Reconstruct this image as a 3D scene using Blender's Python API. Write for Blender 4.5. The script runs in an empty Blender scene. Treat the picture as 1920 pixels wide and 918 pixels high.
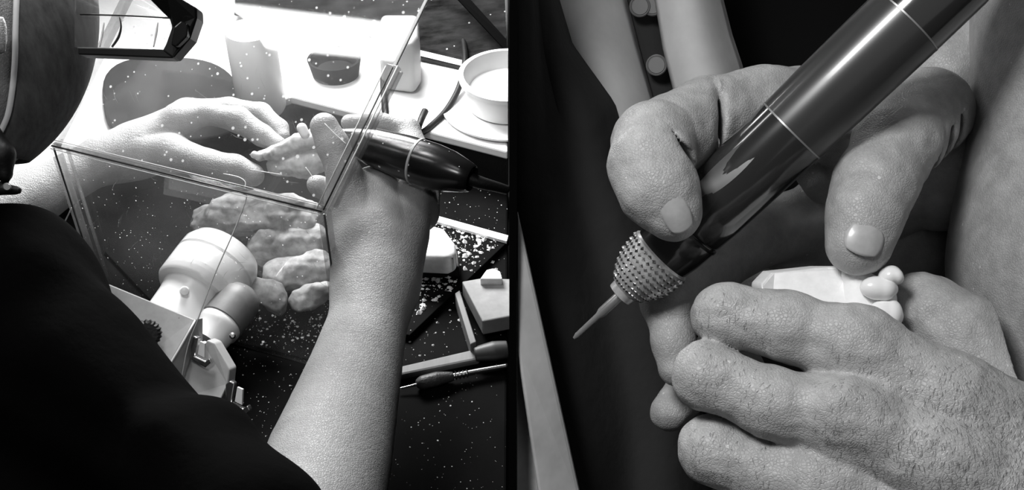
import bpy, bmesh, math, random
import numpy as np
from mathutils import Vector, Matrix, Euler
random.seed(7); rng = np.random.default_rng(7)
SC = bpy.context.scene; COL = SC.collection
# ------------------------------------------------------------------ camera
F = 2100.0; CX, CY = 960.0, 459.0
PITCH = math.radians(40); CAM = np.array([0.0, 0.0, 1.42])
cp, sp = math.cos(PITCH), math.sin(PITCH)
FW = np.array([0, cp, -sp]); UP = np.array([0, sp, cp]); RT = np.array([1.0, 0, 0])
cam_d = bpy.data.cameras.new('camera'); cam = bpy.data.objects.new('camera', cam_d); COL.objects.link(cam)
cam.location = CAM; cam.rotation_euler = (math.pi/2 - PITCH, 0, 0)
cam_d.sensor_width = 36; cam_d.lens = 36*F/1920; cam_d.clip_start = 0.01; cam_d.clip_end = 50
SC.camera = cam
def P(px, py, d):                                   # photo pixel + distance along the view -> world point
    return CAM + d*(FW + RT*(px-CX)/F + UP*(CY-py)/F)
def RR(r, d): return r*d/F
def G(px, py, z):                                   # where that line of sight meets height z
    r = FW + RT*(px-CX)/F + UP*(CY-py)/F
    return CAM + r*((z-CAM[2])/r[2])
def pix(p):
    q = np.asarray(p) - CAM; d = q@FW
    return CX + F*(q@RT)/d, CY - F*(q@UP)/d, d
# ------------------------------------------------------------------ world, exposure
SC.view_settings.view_transform = 'Standard'; SC.view_settings.look = 'None'
SC.view_settings.gamma = 1; SC.view_settings.use_curve_mapping = False
SC.view_settings.exposure = 0.0
W = bpy.data.worlds.new('world'); SC.world = W; W.use_nodes = True
W.node_tree.nodes['Background'].inputs[0].default_value = (1, 1, 1, 1)
W.node_tree.nodes['Background'].inputs[1].default_value = 0.03
SC.cycles.max_bounces = 10; SC.cycles.transparent_max_bounces = 16; SC.cycles.caustics_reflective = False
SC.cycles.caustics_refractive = False
# acrylic window plane of the dust box (A-B is its lower edge)
A = P(103, 272, .85); B = P(608, 395, .80)
def _solve():
    best = None
    for d2 in np.linspace(.7, 1.3, 601):
        v = P(800, 0, d2) - B
        for t in (.3, .4, .5, .6, .7):
            x, y, _ = pix(A + v*t)
            # distance from the left edge line through (103,272)-(185,105)
            e = abs((x-103)*(105-272) - (y-272)*(185-103))/186
            if best is None or e < best[0]: best = (e, d2, v)
    return best
_, D2, WV = _solve()
WN = np.cross(B-A, WV); WN /= np.linalg.norm(WN)
if WN@(CAM-A) < 0: WN = -WN
def area(name, loc, to, sx, sy, power, spread=math.pi):
    l = bpy.data.lights.new(name, 'AREA'); l.shape = 'RECTANGLE'; l.size = sx; l.size_y = sy; l.energy = power
    l.spread = spread
    o = bpy.data.objects.new(name, l); COL.objects.link(o); o.location = loc
    o.rotation_euler = (Vector(to)-Vector(loc)).to_track_quat('-Z', 'Y').to_euler(); return o
def mirror_point(px, py, dist):                     # where the mirrored line of sight goes after the window
    r = FW + RT*(px-CX)/F + UP*(CY-py)/F
    t = ((A-CAM)@WN)/(r@WN); h = CAM + r*t
    r = r/np.linalg.norm(r); r2 = r - 2*(r@WN)*WN
    return h + r2*dist
LAMP = [mirror_point(x, y, .62) for x, y in ((340, -7), (860, 56), (860, 124), (340, 73))]
area('key_light_bench', P(480, -560, 1.0), P(500, 300, .92), .25, .18, 8.5)
area('added_backlight_bench', np.array([-.35, 2.1, 1.6]), np.array([-.3, .95, .8]), 1.0, .5, 9.0)  # unseen backlight, added to whiten the shelf and background
area('side_light_bench', P(900, -1500, .35), P(500, 600, .8), .12, .12, .25)
area('front_light_bench', P(100, -1250, .60), P(420, 560, .9), .15, .15, 2.3)  # added to brighten the white nozzle from the front left
area('key_light_closeup', CAM-RT*.12+UP*.20-FW*.0, P(1500, 450, .26), .09, .09, 1.35)  # unseen key added by the camera, placed to raise the grip sheen
area('back_light_closeup', P(1120, -900, .48), P(1500, 200, .27), .12, .08, .22)
area('fill_light_closeup', P(3600, -300, .1), P(1600, 600, .3), .2, .2, .03)
# ------------------------------------------------------------------ materials
MATS = {}
def mat(name, g, rough=.5, metal=0, bump=None, mottle=None, spec=.5, coat=0, emit=0, specks=None):
    """bump: list of (kind, scale, strength, distance); mottle: (scale, amount); specks: (scale, size, g)"""
    if name in MATS: return MATS[name]
    m = bpy.data.materials.new(name); m.use_nodes = True; nt = m.node_tree; N = nt.nodes; L = nt.links
    b = N['Principled BSDF']
    b.inputs['Base Color'].default_value = (g, g, g, 1); b.inputs['Roughness'].default_value = rough
    b.inputs['Metallic'].default_value = metal; b.inputs['Specular IOR Level'].default_value = spec
    b.inputs['Coat Weight'].default_value = coat; b.inputs['Coat Roughness'].default_value = .08
    if emit:
        b.inputs['Emission Color'].default_value = (1, 1, 1, 1); b.inputs['Emission Strength'].default_value = emit
    tc = N.new('ShaderNodeTexCoord'); co = tc.outputs['Object']
    col = None
    if mottle:
        n = N.new('ShaderNodeTexNoise'); n.inputs['Scale'].default_value = mottle[0]; n.inputs['Detail'].default_value = 5
        n.inputs['Roughness'].default_value = .65
        if len(mottle) > 2:
            mp = N.new('ShaderNodeMapping'); mp.inputs['Scale'].default_value = mottle[2]
            if len(mottle) > 3: mp.inputs['Rotation'].default_value = mottle[3]
            L.new(co, mp.inputs[0]); L.new(mp.outputs[0], n.inputs['Vector'])
        else: L.new(co, n.inputs['Vector'])
        r = N.new('ShaderNodeMapRange'); r.inputs[1].default_value = .3; r.inputs[2].default_value = .7
        r.inputs[3].default_value = g*(1-mottle[1]); r.inputs[4].default_value = g*(1+mottle[1])
        L.new(n.outputs[0], r.inputs[0]); col = r.outputs[0]
    if specks:
        for (sc_, size, sg, dens) in specks:
            v = N.new('ShaderNodeTexVoronoi'); v.inputs['Scale'].default_value = sc_; L.new(co, v.inputs['Vector'])
            sx = N.new('ShaderNodeSeparateColor'); L.new(v.outputs['Color'], sx.inputs[0])
            k = N.new('ShaderNodeMath'); k.operation = 'SUBTRACT'; k.inputs[1].default_value = 1-dens; L.new(sx.outputs[0], k.inputs[0])
            k2 = N.new('ShaderNodeMath'); k2.operation = 'MULTIPLY'; k2.inputs[1].default_value = size/dens; L.new(k.outputs[0], k2.inputs[0])
            lt = N.new('ShaderNodeMath'); lt.operation = 'LESS_THAN'; L.new(v.outputs['Distance'], lt.inputs[0]); L.new(k2.outputs[0], lt.inputs[1])
            mx = N.new('ShaderNodeMix'); mx.data_type = 'FLOAT'; L.new(lt.outputs[0], mx.inputs[0])
            if col: L.new(col, mx.inputs[2])
            else: mx.inputs[2].default_value = g
            mx.inputs[3].default_value = sg; col = mx.outputs[0]
    if col: L.new(col, b.inputs['Base Color'])
    last = None
    for (kind, scale, strength, dist, *rest) in (bump or []):
        if kind == 'noise':
            t = N.new('ShaderNodeTexNoise'); t.inputs['Detail'].default_value = 6; out = t.outputs[0]
        elif kind == 'cell':
            t = N.new('ShaderNodeTexVoronoi'); t.feature = 'DISTANCE_TO_EDGE'; out = t.outputs['Distance']
        else:
            t = N.new('ShaderNodeTexWave'); t.inputs['Distortion'].default_value = 3; out = t.outputs[0]
        t.inputs['Scale'].default_value = scale
        src = co
        if kind == 'cell':                          # warp the cells so that they look like skin creases
            nn = N.new('ShaderNodeTexNoise'); nn.inputs['Scale'].default_value = scale*.5; L.new(co, nn.inputs['Vector'])
            ad = N.new('ShaderNodeMixRGB'); ad.blend_type = 'ADD'; ad.inputs[0].default_value = .9/scale
            L.new(co, ad.inputs[1]); L.new(nn.outputs[1], ad.inputs[2]); src = ad.outputs[0]
        if rest:
            mp = N.new('ShaderNodeMapping'); mp.inputs['Scale'].default_value = rest[0]
            if len(rest) > 1: mp.inputs['Rotation'].default_value = rest[1]
            L.new(src, mp.inputs[0]); src = mp.outputs[0]
        L.new(src, t.inputs['Vector'])
        if kind == 'cell':
            mr = N.new('ShaderNodeMapRange'); mr.inputs[2].default_value = .18; L.new(out, mr.inputs[0]); out = mr.outputs[0]
        bp = N.new('ShaderNodeBump'); bp.inputs['Strength'].default_value = strength; bp.inputs['Distance'].default_value = dist
        L.new(out, bp.inputs['Height'])
        if last: L.new(last, bp.inputs['Normal'])
        last = bp.outputs[0]
    if last: L.new(last, b.inputs['Normal'])
    MATS[name] = m; return m
def acrylic(name, haze, gloss_ior=1.49, dust=None, tint=.97):
    """clear sheet: straight-through light, Fresnel mirror reflection, and scattering dust and scuffs"""
    m = bpy.data.materials.new(name); m.use_nodes = True; nt = m.node_tree; N = nt.nodes; L = nt.links
    N.remove(N['Principled BSDF']); out = N['Material Output']
    tr = N.new('ShaderNodeBsdfTransparent'); tr.inputs[0].default_value = (tint,)*3+(1,)
    gl = N.new('ShaderNodeBsdfGlossy'); gl.inputs['Roughness'].default_value = .03
    gl.inputs['Color'].default_value = (1, 1, 1, 1)
    fr = N.new('ShaderNodeFresnel'); ge = N.new('ShaderNodeNewGeometry'); io = N.new('ShaderNodeMapRange')   # both faces of the sheet reflect alike
    io.inputs[3].default_value = gloss_ior; io.inputs[4].default_value = 1/gloss_ior
    L.new(ge.outputs['Backfacing'], io.inputs[0]); L.new(io.outputs[0], fr.inputs[0])
    m1 = N.new('ShaderNodeMixShader'); L.new(fr.outputs[0], m1.inputs[0]); L.new(tr.outputs[0], m1.inputs[1]); L.new(gl.outputs[0], m1.inputs[2])
    df = N.new('ShaderNodeBsdfDiffuse'); df.inputs[0].default_value = (.9, .9, .9, 1)
    tl = N.new('ShaderNodeBsdfTranslucent'); tl.inputs[0].default_value = (.9, .9, .9, 1)
    ds = N.new('ShaderNodeMixShader'); ds.inputs[0].default_value = .5; L.new(df.outputs[0], ds.inputs[1]); L.new(tl.outputs[0], ds.inputs[2])
    tc = N.new('ShaderNodeTexCoord'); co = tc.outputs['Object']
    nz = N.new('ShaderNodeTexNoise'); nz.inputs['Scale'].default_value = 14; nz.inputs['Detail'].default_value = 6; L.new(co, nz.inputs['Vector'])
    mr = N.new('ShaderNodeMapRange'); mr.inputs[1].default_value = .35; mr.inputs[2].default_value = .75
    mr.inputs[3].default_value = haze*.4; mr.inputs[4].default_value = haze*1.8; L.new(nz.outputs[0], mr.inputs[0])
    fac = mr.outputs[0]
    for (sc_, size, dens) in (dust or []):
        v = N.new('ShaderNodeTexVoronoi'); v.inputs['Scale'].default_value = sc_; L.new(co, v.inputs['Vector'])
        sx = N.new('ShaderNodeSeparateColor'); L.new(v.outputs['Color'], sx.inputs[0])
        k = N.new('ShaderNodeMath'); k.operation = 'SUBTRACT'; k.inputs[1].default_value = 1-dens; L.new(sx.outputs[0], k.inputs[0])
        k2 = N.new('ShaderNodeMath'); k2.operation = 'MULTIPLY'; k2.inputs[1].default_value = size/dens; L.new(k.outputs[0], k2.inputs[0])
        lt = N.new('ShaderNodeMath'); lt.operation = 'SUBTRACT'; L.new(k2.outputs[0], lt.inputs[0]); L.new(v.outputs['Distance'], lt.inputs[1])
        sm = N.new('ShaderNodeMath'); sm.operation = 'MULTIPLY'; sm.inputs[1].default_value = 12; sm.use_clamp = True; L.new(lt.outputs[0], sm.inputs[0])
        mx = N.new('ShaderNodeMath'); mx.operation = 'MAXIMUM'; L.new(fac, mx.inputs[0])
        s2 = N.new('ShaderNodeMath'); s2.operation = 'MULTIPLY'; s2.inputs[1].default_value = .8; L.new(sm.outputs[0], s2.inputs[0])
        L.new(s2.outputs[0], mx.inputs[1]); fac = mx.outputs[0]
    m2 = N.new('ShaderNodeMixShader'); L.new(fac, m2.inputs[0]); L.new(m1.outputs[0], m2.inputs[1]); L.new(ds.outputs[0], m2.inputs[2])
    L.new(m2.outputs[0], out.inputs[0]); MATS[name] = m; return m
# ------------------------------------------------------------------ object helpers
def tag(o, label=None, cat=None, group=None, kind=None):
    if label: o['label'] = label
    if cat: o['category'] = cat
    if group: o['group'] = group
    if kind: o['kind'] = kind
    return o
def empty(name, loc, label, cat, group=None):
    o = bpy.data.objects.new(name, None); COL.objects.link(o); o.location = loc; o.empty_display_size = .01
    return tag(o, label, cat, group)
def world_of(p):
    return (world_of(p.parent) @ p.matrix_parent_inverse if p.parent else Matrix.Identity(4)) @ Matrix.Translation(p.location)
def link(name, me, m, parent=None, smooth=True):
    o = bpy.data.objects.new(name, me); COL.objects.link(o)
    if m: me.materials.clear(); me.materials.append(m)
    if smooth: me.polygons.foreach_set('use_smooth', np.ones(len(me.polygons), dtype=bool))
    if parent:
        o.parent = parent
        o.matrix_parent_inverse = world_of(parent).inverted()
    return o
def pymesh(name, V, Fc):
    me = bpy.data.meshes.new(name); me.from_pydata([tuple(map(float, v)) for v in V], [], Fc); me.update(); return me
def bm_mesh(name, bm, bevel=0, seg=2):
    bmesh.ops.recalc_face_normals(bm, faces=bm.faces)
    if bevel:
        es = [e for e in bm.edges if len(e.link_faces) == 2 and e.calc_face_angle(0) > .5]
        bmesh.ops.bevel(bm, geom=es, offset=bevel, segments=seg, profile=.5, affect='EDGES')
    me = bpy.data.meshes.new(name); bm.to_mesh(me); bm.free(); return me
def prism(name, pts, ext, m, parent=None, bevel=0, seg=2, smooth=False):
    """solid between the polygon pts and the same polygon moved by ext"""
    bm = bmesh.new(); n = len(pts); ext = np.asarray(ext)
    a = [bm.verts.new(tuple(p)) for p in pts]; b = [bm.verts.new(tuple(np.asarray(p)+ext)) for p in pts]
    bm.faces.new(a); bm.faces.new(b[::-1])
    for i in range(n): bm.faces.new((a[i], a[(i+1) % n], b[(i+1) % n], b[i]))
    return link(name, bm_mesh(name, bm, bevel, seg), m, parent, smooth)
def frame_of(d):
    d = np.asarray(d, float); d = d/np.linalg.norm(d)
    u = np.cross(d, [0, 0, 1.0]) if abs(d[2]) < .95 else np.cross(d, [1.0, 0, 0]); u /= np.linalg.norm(u)
    return d, u, np.cross(d, u)
def lathe(name, a, b, prof, m, parent=None, seg=48, smooth=True, flute=None):
    """profile (t along a->b in metres, radius)"""
    d, u, v = frame_of(np.asarray(b)-np.asarray(a)); V = []; Fc = []
    for (t, r) in prof:
        for k in range(seg):
            an = 2*math.pi*k/seg; rr = r
            if flute: rr = r*(1+flute[1]*(1 if k % flute[0] else -1))
            V.append(a + d*t + (u*math.cos(an)+v*math.sin(an))*rr)
    n = len(prof)
    for i in range(n-1):
        for k in range(seg):
            Fc.append((i*seg+k, i*seg+(k+1) % seg, (i+1)*seg+(k+1) % seg, (i+1)*seg+k))
    Fc.append(tuple(range(seg))[::-1]); Fc.append(tuple((n-1)*seg+k for k in range(seg)))
    me = pymesh(name, V, Fc); o = link(name, me, m, parent, smooth)
    if smooth: me.set_sharp_from_angle(angle=math.radians(38))
    return o
def tube(name, pts, rad, m, parent=None, seg=10, steps=8, closed=False):
    pts = [np.asarray(p, float) for p in pts]; Q = []; Rd = []
    n = len(pts); rad = rad if isinstance(rad, (list, tuple)) else [rad]*n
    for i in range(n-1):
        p0, p1, p2, p3 = pts[max(i-1, 0)], pts[i], pts[i+1], pts[min(i+2, n-1)]
        for s in range(steps):
            t = s/steps
            Q.append(.5*((2*p1)+(-p0+p2)*t+(2*p0-5*p1+4*p2-p3)*t*t+(-p0+3*p1-3*p2+p3)*t**3)); Rd.append(rad[i]*(1-t)+rad[i+1]*t)
    Q.append(pts[-1]); Rd.append(rad[-1])
    V = []; Fc = []; u = None
    for i, q in enumerate(Q):
        d = Q[min(i+1, len(Q)-1)] - Q[max(i-1, 0)]; d = d/np.linalg.norm(d)
        if u is None: _, u, _ = frame_of(d)
        u = u - d*(u@d); u /= np.linalg.norm(u); v = np.cross(d, u)
        for k in range(seg):
            an = 2*math.pi*k/seg; V.append(q+(u*math.cos(an)+v*math.sin(an))*Rd[i])
    for i in range(len(Q)-1):
        for k in range(seg): Fc.append((i*seg+k, i*seg+(k+1) % seg, (i+1)*seg+(k+1) % seg, (i+1)*seg+k))
    Fc.append(tuple(range(seg))[::-1]); Fc.append(tuple((len(Q)-1)*seg+k for k in range(seg)))
    return link(name, pymesh(name, V, Fc), m, parent)
# ------------------------------------------------------------------ signed distance bodies
def cap(a, b, ra, rb): return ('c', np.asarray(a, float), np.asarray(b, float), ra, rb)
def chain(pts):                                     # [(px, py, depth, radius px)] -> tapered capsules
    W_ = [(P(x, y, d), RR(r, d)) for x, y, d, r in pts]
    return [cap(W_[i][0], W_[i+1][0], W_[i][1], W_[i+1][1]) for i in range(len(W_)-1)]
def ell(c, axes, rad): return ('e', np.asarray(c, float), np.asarray(axes, float), np.asarray(rad, float))
def ball(px, py, d, rx, ry=None, rz=None, rot=0):
    """ellipsoid: radii in px across, down and along the view, turned by rot degrees in the picture"""
    ry = ry or rx; rz = rz or min(rx, ry); c, s = math.cos(math.radians(rot)), math.sin(math.radians(rot))
    ax = np.array([RT*c-UP*s, RT*s+UP*c, FW]); return ell(P(px, py, d), ax, [RR(rx, d), RR(ry, d), RR(rz, d)])
def pbox(p):
    if p[0] == 'c': r = max(p[3], p[4]); return np.minimum(p[1], p[2])-r, np.maximum(p[1], p[2])+r
    r = p[3].max(); return p[1]-r, p[1]+r
def pdist(p, X, Y, Z):
    if p[0] == 'c':
        a, b, ra, rb = p[1:]; ba = b-a; L2 = ba@ba+1e-12
        h = ((X-a[0])*ba[0]+(Y-a[1])*ba[1]+(Z-a[2])*ba[2])/L2; h = np.clip(h, 0, 1).astype(np.float32)
        return np.sqrt((X-a[0]-h*ba[0])**2+(Y-a[1]-h*ba[1])**2+(Z-a[2]-h*ba[2])**2)-(ra+(rb-ra)*h)
    c, ax, rad = p[1:]; x, y, z = X-c[0], Y-c[1], Z-c[2]
    q = [(x*ax[i][0]+y*ax[i][1]+z*ax[i][2])/rad[i] for i in range(3)]
    k0 = np.sqrt(q[0]**2+q[1]**2+q[2]**2); k1 = np.sqrt((q[0]/rad[0])**2+(q[1]/rad[1])**2+(q[2]/rad[2])**2)+1e-9
    return k0*(k0-1)/k1
def smin(a, b, k):
    if k <= 0: return np.minimum(a, b)
    h = np.maximum(k-np.abs(a-b), 0)/k; return np.minimum(a, b)-h*h*k*.25
def sdf_body(layers, vox, carve=(), warp=None, bounds=None):
    """layers: list of (blend with what is there, [ [prims of one chain] ... ], inner blend); chains of a layer do not blend with each other"""
    allp = [p for _, cs, _ in layers for c in cs for p in c]
    lo = np.min([pbox(p)[0] for p in allp], axis=0)-4*vox; hi = np.max([pbox(p)[1] for p in allp], axis=0)+4*vox
    if bounds is not None: lo = np.maximum(lo, bounds[0]); hi = np.minimum(hi, bounds[1])
    n = np.ceil((hi-lo)/vox).astype(int)+1
    ax = [(lo[i]+vox*np.arange(n[i])).astype(np.float32) for i in range(3)]
    T = .03; Fd = np.full(n, T, np.float32)
    def region(p, pad):
        l, h = pbox(p); i0 = np.clip(((l-pad-lo)/vox).astype(int), 0, n-1); i1 = np.clip(((h+pad-lo)/vox).astype(int)+2, 1, n)
        sl = tuple(slice(i0[i], i1[i]) for i in range(3))
        return sl, ax[0][sl[0]][:, None, None], ax[1][sl[1]][None, :, None], ax[2][sl[2]][None, None, :]
    for k, chains, ki in layers:
        Lf = np.full(n, T, np.float32)
        for c in chains:
            Cf = np.full(n, T, np.float32) if len(chains) > 1 else Lf
            for p in c:
                sl, X, Y, Z = region(p, max(k, ki, 4*vox))
                Cf[sl] = smin(Cf[sl], pdist(p, X, Y, Z).astype(np.float32), ki)
            if Cf is not Lf: np.minimum(Lf, Cf, out=Lf)
        Fd = smin(Fd, Lf, k)
    for p, k in carve:
        sl, X, Y, Z = region(p, k+2*vox); Fd[sl] = -smin(-Fd[sl], pdist(p, X, Y, Z).astype(np.float32), k)
    if warp is not None: Fd += warp(ax[0][:, None, None], ax[1][None, :, None], ax[2][None, None, :]).astype(np.float32)
    Fd[0] = Fd[-1] = T; Fd[:, 0] = Fd[:, -1] = T; Fd[:, :, 0] = Fd[:, :, -1] = T
    return Fd, lo, vox
def nets(Fd, lo, vox):                              # naive surface nets
    S = Fd < 0; n = np.array(Fd.shape)
    C = np.zeros(n-1, np.int8)
    for i in (0, 1):
        for j in (0, 1):
            for k in (0, 1): C += S[i:n[0]-1+i, j:n[1]-1+j, k:n[2]-1+k]
    act = np.argwhere((C > 0) & (C < 8)); idx = np.full(n-1, -1, np.int64); idx[tuple(act.T)] = np.arange(len(act))
    acc = np.zeros((len(act), 3)); cnt = np.zeros(len(act))
    cor = [(i, j, k) for i in (0, 1) for j in (0, 1) for k in (0, 1)]
    val = {c: Fd[tuple((act+np.array(c)).T)] for c in cor}
    for c in cor:
        for a in range(3):
            if c[a] == 0:
                d = list(c); d[a] = 1; f0, f1 = val[c], val[tuple(d)]; ms = (f0 < 0) != (f1 < 0)
                t = np.where(ms, f0/np.where(ms, f0-f1, 1), 0); p = np.tile(np.array(c, float), (len(act), 1)); p[:, a] += t
                acc[ms] += p[ms]; cnt[ms] += 1
    V = (act+acc/cnt[:, None])*vox+lo
    Q = []
    for a in range(3):
        b, c = (a+1) % 3, (a+2) % 3
        s0 = [slice(1, -1)]*3; s1 = [slice(1, -1)]*3; s0[a] = slice(0, -1); s1[a] = slice(1, None)
        off = np.ones(3, int); off[a] = 0
        ch = S[tuple(s0)] != S[tuple(s1)]; e = np.argwhere(ch)+off; ins = S[tuple(e.T)]
        def I(db, dc):
            q = e.copy(); q[:, b] -= db; q[:, c] -= dc; return idx[tuple(q.T)]
        q = np.stack([I(1, 1), I(0, 1), I(0, 0), I(1, 0)], 1); q[~ins] = q[~ins][:, ::-1]; Q.append(q)
    return V, np.concatenate(Q)
def relax(V, Q, it):
    for _ in range(it):
        A_ = np.zeros_like(V); c = np.zeros(len(V))
        for i in range(4):
            for j in (1, 3): 
                np.add.at(A_, Q[:, i], V[Q[:, (i+j) % 4]]); np.add.at(c, Q[:, i], 1)
        V = V*.4+.6*A_/np.maximum(c, 1)[:, None]
    return V
def build(parts, name, m, parent=None, it=1):
    """parts: list of sdf_body results merged into one mesh"""
    Vs, Qs, o = [], [], 0
    for s in parts:
        V, Q = nets(*s); V = relax(V, Q, it) if it else V
        Vs.append(V); Qs.append(Q+o); o += len(V)
    V = np.concatenate(Vs); Q = np.concatenate(Qs)
    me = bpy.data.meshes.new(name); me.vertices.add(len(V)); me.vertices.foreach_set('co', V.astype(np.float32).ravel())
    me.loops.add(Q.size); me.loops.foreach_set('vertex_index', Q.astype(np.int32).ravel())
    me.polygons.add(len(Q)); me.polygons.foreach_set('loop_start', np.arange(0, Q.size, 4, dtype=np.int32))
    me.update(calc_edges=True); ob = link(name, me, m, parent); return ob, V, Q
def nail(c, along, normal, length, width, m, parent):
    al = np.asarray(along, float); nn = np.asarray(normal, float); nn /= np.linalg.norm(nn)
    al = al-nn*(al@nn); al /= np.linalg.norm(al); sd = np.cross(nn, al); V = []; Fc = []; NU, NV = 12, 12
    for s in (0, 1):
        for i in range(NU+1):
            for j in range(NV+1):
                u = -1+2*i/NU; v = -1+2*j/NV
                du, dv = u*math.sqrt(1-.5*v*v*.8), v*math.sqrt(1-.5*u*u*.8)
                h = -.15*dv*dv*width-.07*du*du*length-s*.0004*(length/.01)
                V.append(c+al*du*length*.5+sd*dv*width*.5+nn*(h+.0004*(length/.01)))
    M = (NU+1)*(NV+1)
    for i in range(NU):
        for j in range(NV):
            a = i*(NV+1)+j; q = (a, a+1, a+NV+2, a+NV+1); Fc.append(q); Fc.append(tuple(M+k for k in q[::-1]))
    rim = [j for j in range(NV+1)]+[i*(NV+1)+NV for i in range(1, NU+1)]+[NU*(NV+1)+j for j in range(NV-1, -1, -1)]+[i*(NV+1) for i in range(NU-1, 0, -1)]
    for k in range(len(rim)): a, b = rim[k], rim[(k+1) % len(rim)]; Fc.append((b, a, M+a, M+b))
    return link('fingernail', pymesh('fingernail', V, Fc), m, parent)
def hash_noise(X, Y, Z, f, ph=0):
    return (np.sin(f*X*1.7+ph+1.3*np.sin(f*Y*1.1+ph))+np.sin(f*Y*1.5+2*ph+1.5*np.sin(f*Z*1.3))+np.sin(f*Z*1.9+ph*3+1.2*np.sin(f*X*.9)))/3

# ================================================================== MATERIAL SET
skinL = mat('skin_bench', .33, .5, bump=[('noise', 260, .3, .0006), ('cell', 620, .5, .0004), ('noise', 500, .5, .0007, (.3, 1, 1), (0, 0, .2))], mottle=(60, .12))
skinR = mat('skin_closeup', .36, .45, bump=[('cell', 1300, .5, .00014), ('noise', 1600, .5, .00022, (1, 1, .25), (.5, .3, 0)), ('noise', 160, .3, .0006)], mottle=(180, .2), specks=[(420, .2, .6, .05)])
nailM = mat('nail', .40, .38, coat=.15, mottle=(300, .12))
black_cloth = mat('black_cloth', .0018, .9, bump=[('noise', 60, .4, .003)], spec=.02)
dark_cloth = mat('dark_cloth', .038, .9, bump=[('noise', 35, .5, .004)], spec=.1)
mask_cloth = mat('mask_cloth', .12, .85, mottle=(160, .35, (1, 1, .35)), bump=[('noise', 400, .2, .0005)], spec=.2)
coat_cloth = mat('coat_cloth', .62, .9, mottle=(30, .12), spec=.2)
white_cord = mat('white_cord', .85, .6)
plasterM = mat('plaster', .88, .7, mottle=(200, .08), bump=[('noise', 700, .3, .0003)])
lumpM = mat('lump_grey', .38, .8, mottle=(70, .45), bump=[('noise', 200, .5, .001)])
pvc = mat('white_pvc', .82, .3, mottle=(30, .03))
rubber = mat('grey_rubber', .16, .5, mottle=(60, .2))
bracketM = mat('grey_paint', .36, .45, mottle=(90, .1), bump=[('noise', 300, .15, .0004)], specks=[(160, .22, .2, .3)])
steel = mat('steel', .6, .25, metal=1)
blackpl = mat('black_plastic', .006, .22, spec=.5, specks=[(260, .30, .7, .10)])
blackmat = mat('black_matt', .006, .5, spec=.3, bump=[('noise', 500, .4, .0006)])
visorM = mat('black_visor', .008, .3, specks=[(150, .14, .4, .08)])
gunM = mat('handpiece_shell', .022, .16, metal=.0, spec=.6, coat=.6)
gun2 = mat('handpiece_rear', .035, .3, spec=.5, coat=.2)
ringM = mat('steel_ring', .30, .4, metal=.6)
benchM = mat('bench_top', .004, .7, spec=.03, specks=[(420, .22, .6, .12), (150, .12, .6, .05)], mottle=(20, .4))
whiteM = mat('white_shelf', .72, .35, mottle=(14, .06))
greyM = mat('grey_plastic', .42, .4)
woodL = mat('wood_left', .17, .6, mottle=(26, .35, (1, .12, 1)))
woodM = mat('wood', .42, .6, mottle=(26, .35, (1, .12, 1)), bump=[('noise', 120, .3, .0006, (1, .1, 1))])
paleM = mat('pale_block', .26, .7, mottle=(60, .18), bump=[('noise', 200, .3, .0006)])
wallM = mat('wall_paint', .45, .8, mottle=(5, .1))
darkwall = mat('dark_wall', .012, .8)
dividerM = mat('divider_black', .002, .9, spec=0)
floorM = mat('floor_tile', .10, .5, mottle=(6, .2))
winM = acrylic('window_acrylic', .04, dust=[(210, .30, .35), (90, .20, .12)])
frontM = acrylic('front_acrylic', .012, dust=[(330, .22, .22), (120, .12, .1)])
edgeM = acrylic('edge_acrylic', .08, tint=.72)
clearM = acrylic('lens_clear', .05, tint=.78)
lampM = mat('lamp_diffuser', .9, .5, emit=14)

# ================================================================== SETTING
def box(name, lo, hi, m, parent=None, bevel=0):
    lo = np.array(lo, float); hi = np.array(hi, float)
    pts = [(lo[0], lo[1], lo[2]), (hi[0], lo[1], lo[2]), (hi[0], hi[1], lo[2]), (lo[0], hi[1], lo[2])]
    return prism(name, pts, (0, 0, hi[2]-lo[2]), m, parent, bevel)
def struct(o): o['kind'] = 'structure'; return o
struct(box('floor', (-1.8, -1.2, -.05), (1.8, 2.6, 0), floorM))
struct(box('wall_back', (-1.8, 2.6, 0), (0, 2.65, 2.9), wallM))
struct(box('wall_back_dark', (0, 2.6, 0), (1.8, 2.65, 2.9), darkwall))
struct(box('wall_left', (-1.85, -1.2, 0), (-1.8, 2.6, 2.9), wallM))
struct(box('wall_right', (1.8, -1.2, 0), (1.85, 2.6, 2.9), darkwall))
# made-up board, seen edge-on, for the black band dividing the two views
x0, x1 = -5*.32/F, 9*.32/F
bd = [(0, *(CAM+FW*.32+UP*.12)[1:]), (0, *(CAM+FW*.32-UP*.12)[1:])]
wp = [np.array([x0, bd[0][1], bd[0][2]]), np.array([x0, bd[1][1], bd[1][2]]), np.array([x0, .30, 0.0]), np.array([x0, 2.6, 0.0]), np.array([x0, 2.6, 2.4]), np.array([x0, 1.0, 2.4])]
struct(prism('divider_band', wp, (x1-x0, 0, 0), dividerM))

# ================================================================== LEFT: THE BENCH
BZ = .75
o = box('workbench', (-1.3, .50, BZ-.04), (-.004, 1.9, BZ), benchM, bevel=.002)
tag(o, 'black dust-speckled laboratory bench top under the clear box', 'workbench')
for i, (x, y) in enumerate(((-1.25, .55), (-.06, .55), (-1.25, 1.8), (-.06, 1.8))):
    box('leg', (x, y, 0), (x+.05, y+.05, BZ-.04), blackmat, o)
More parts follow.
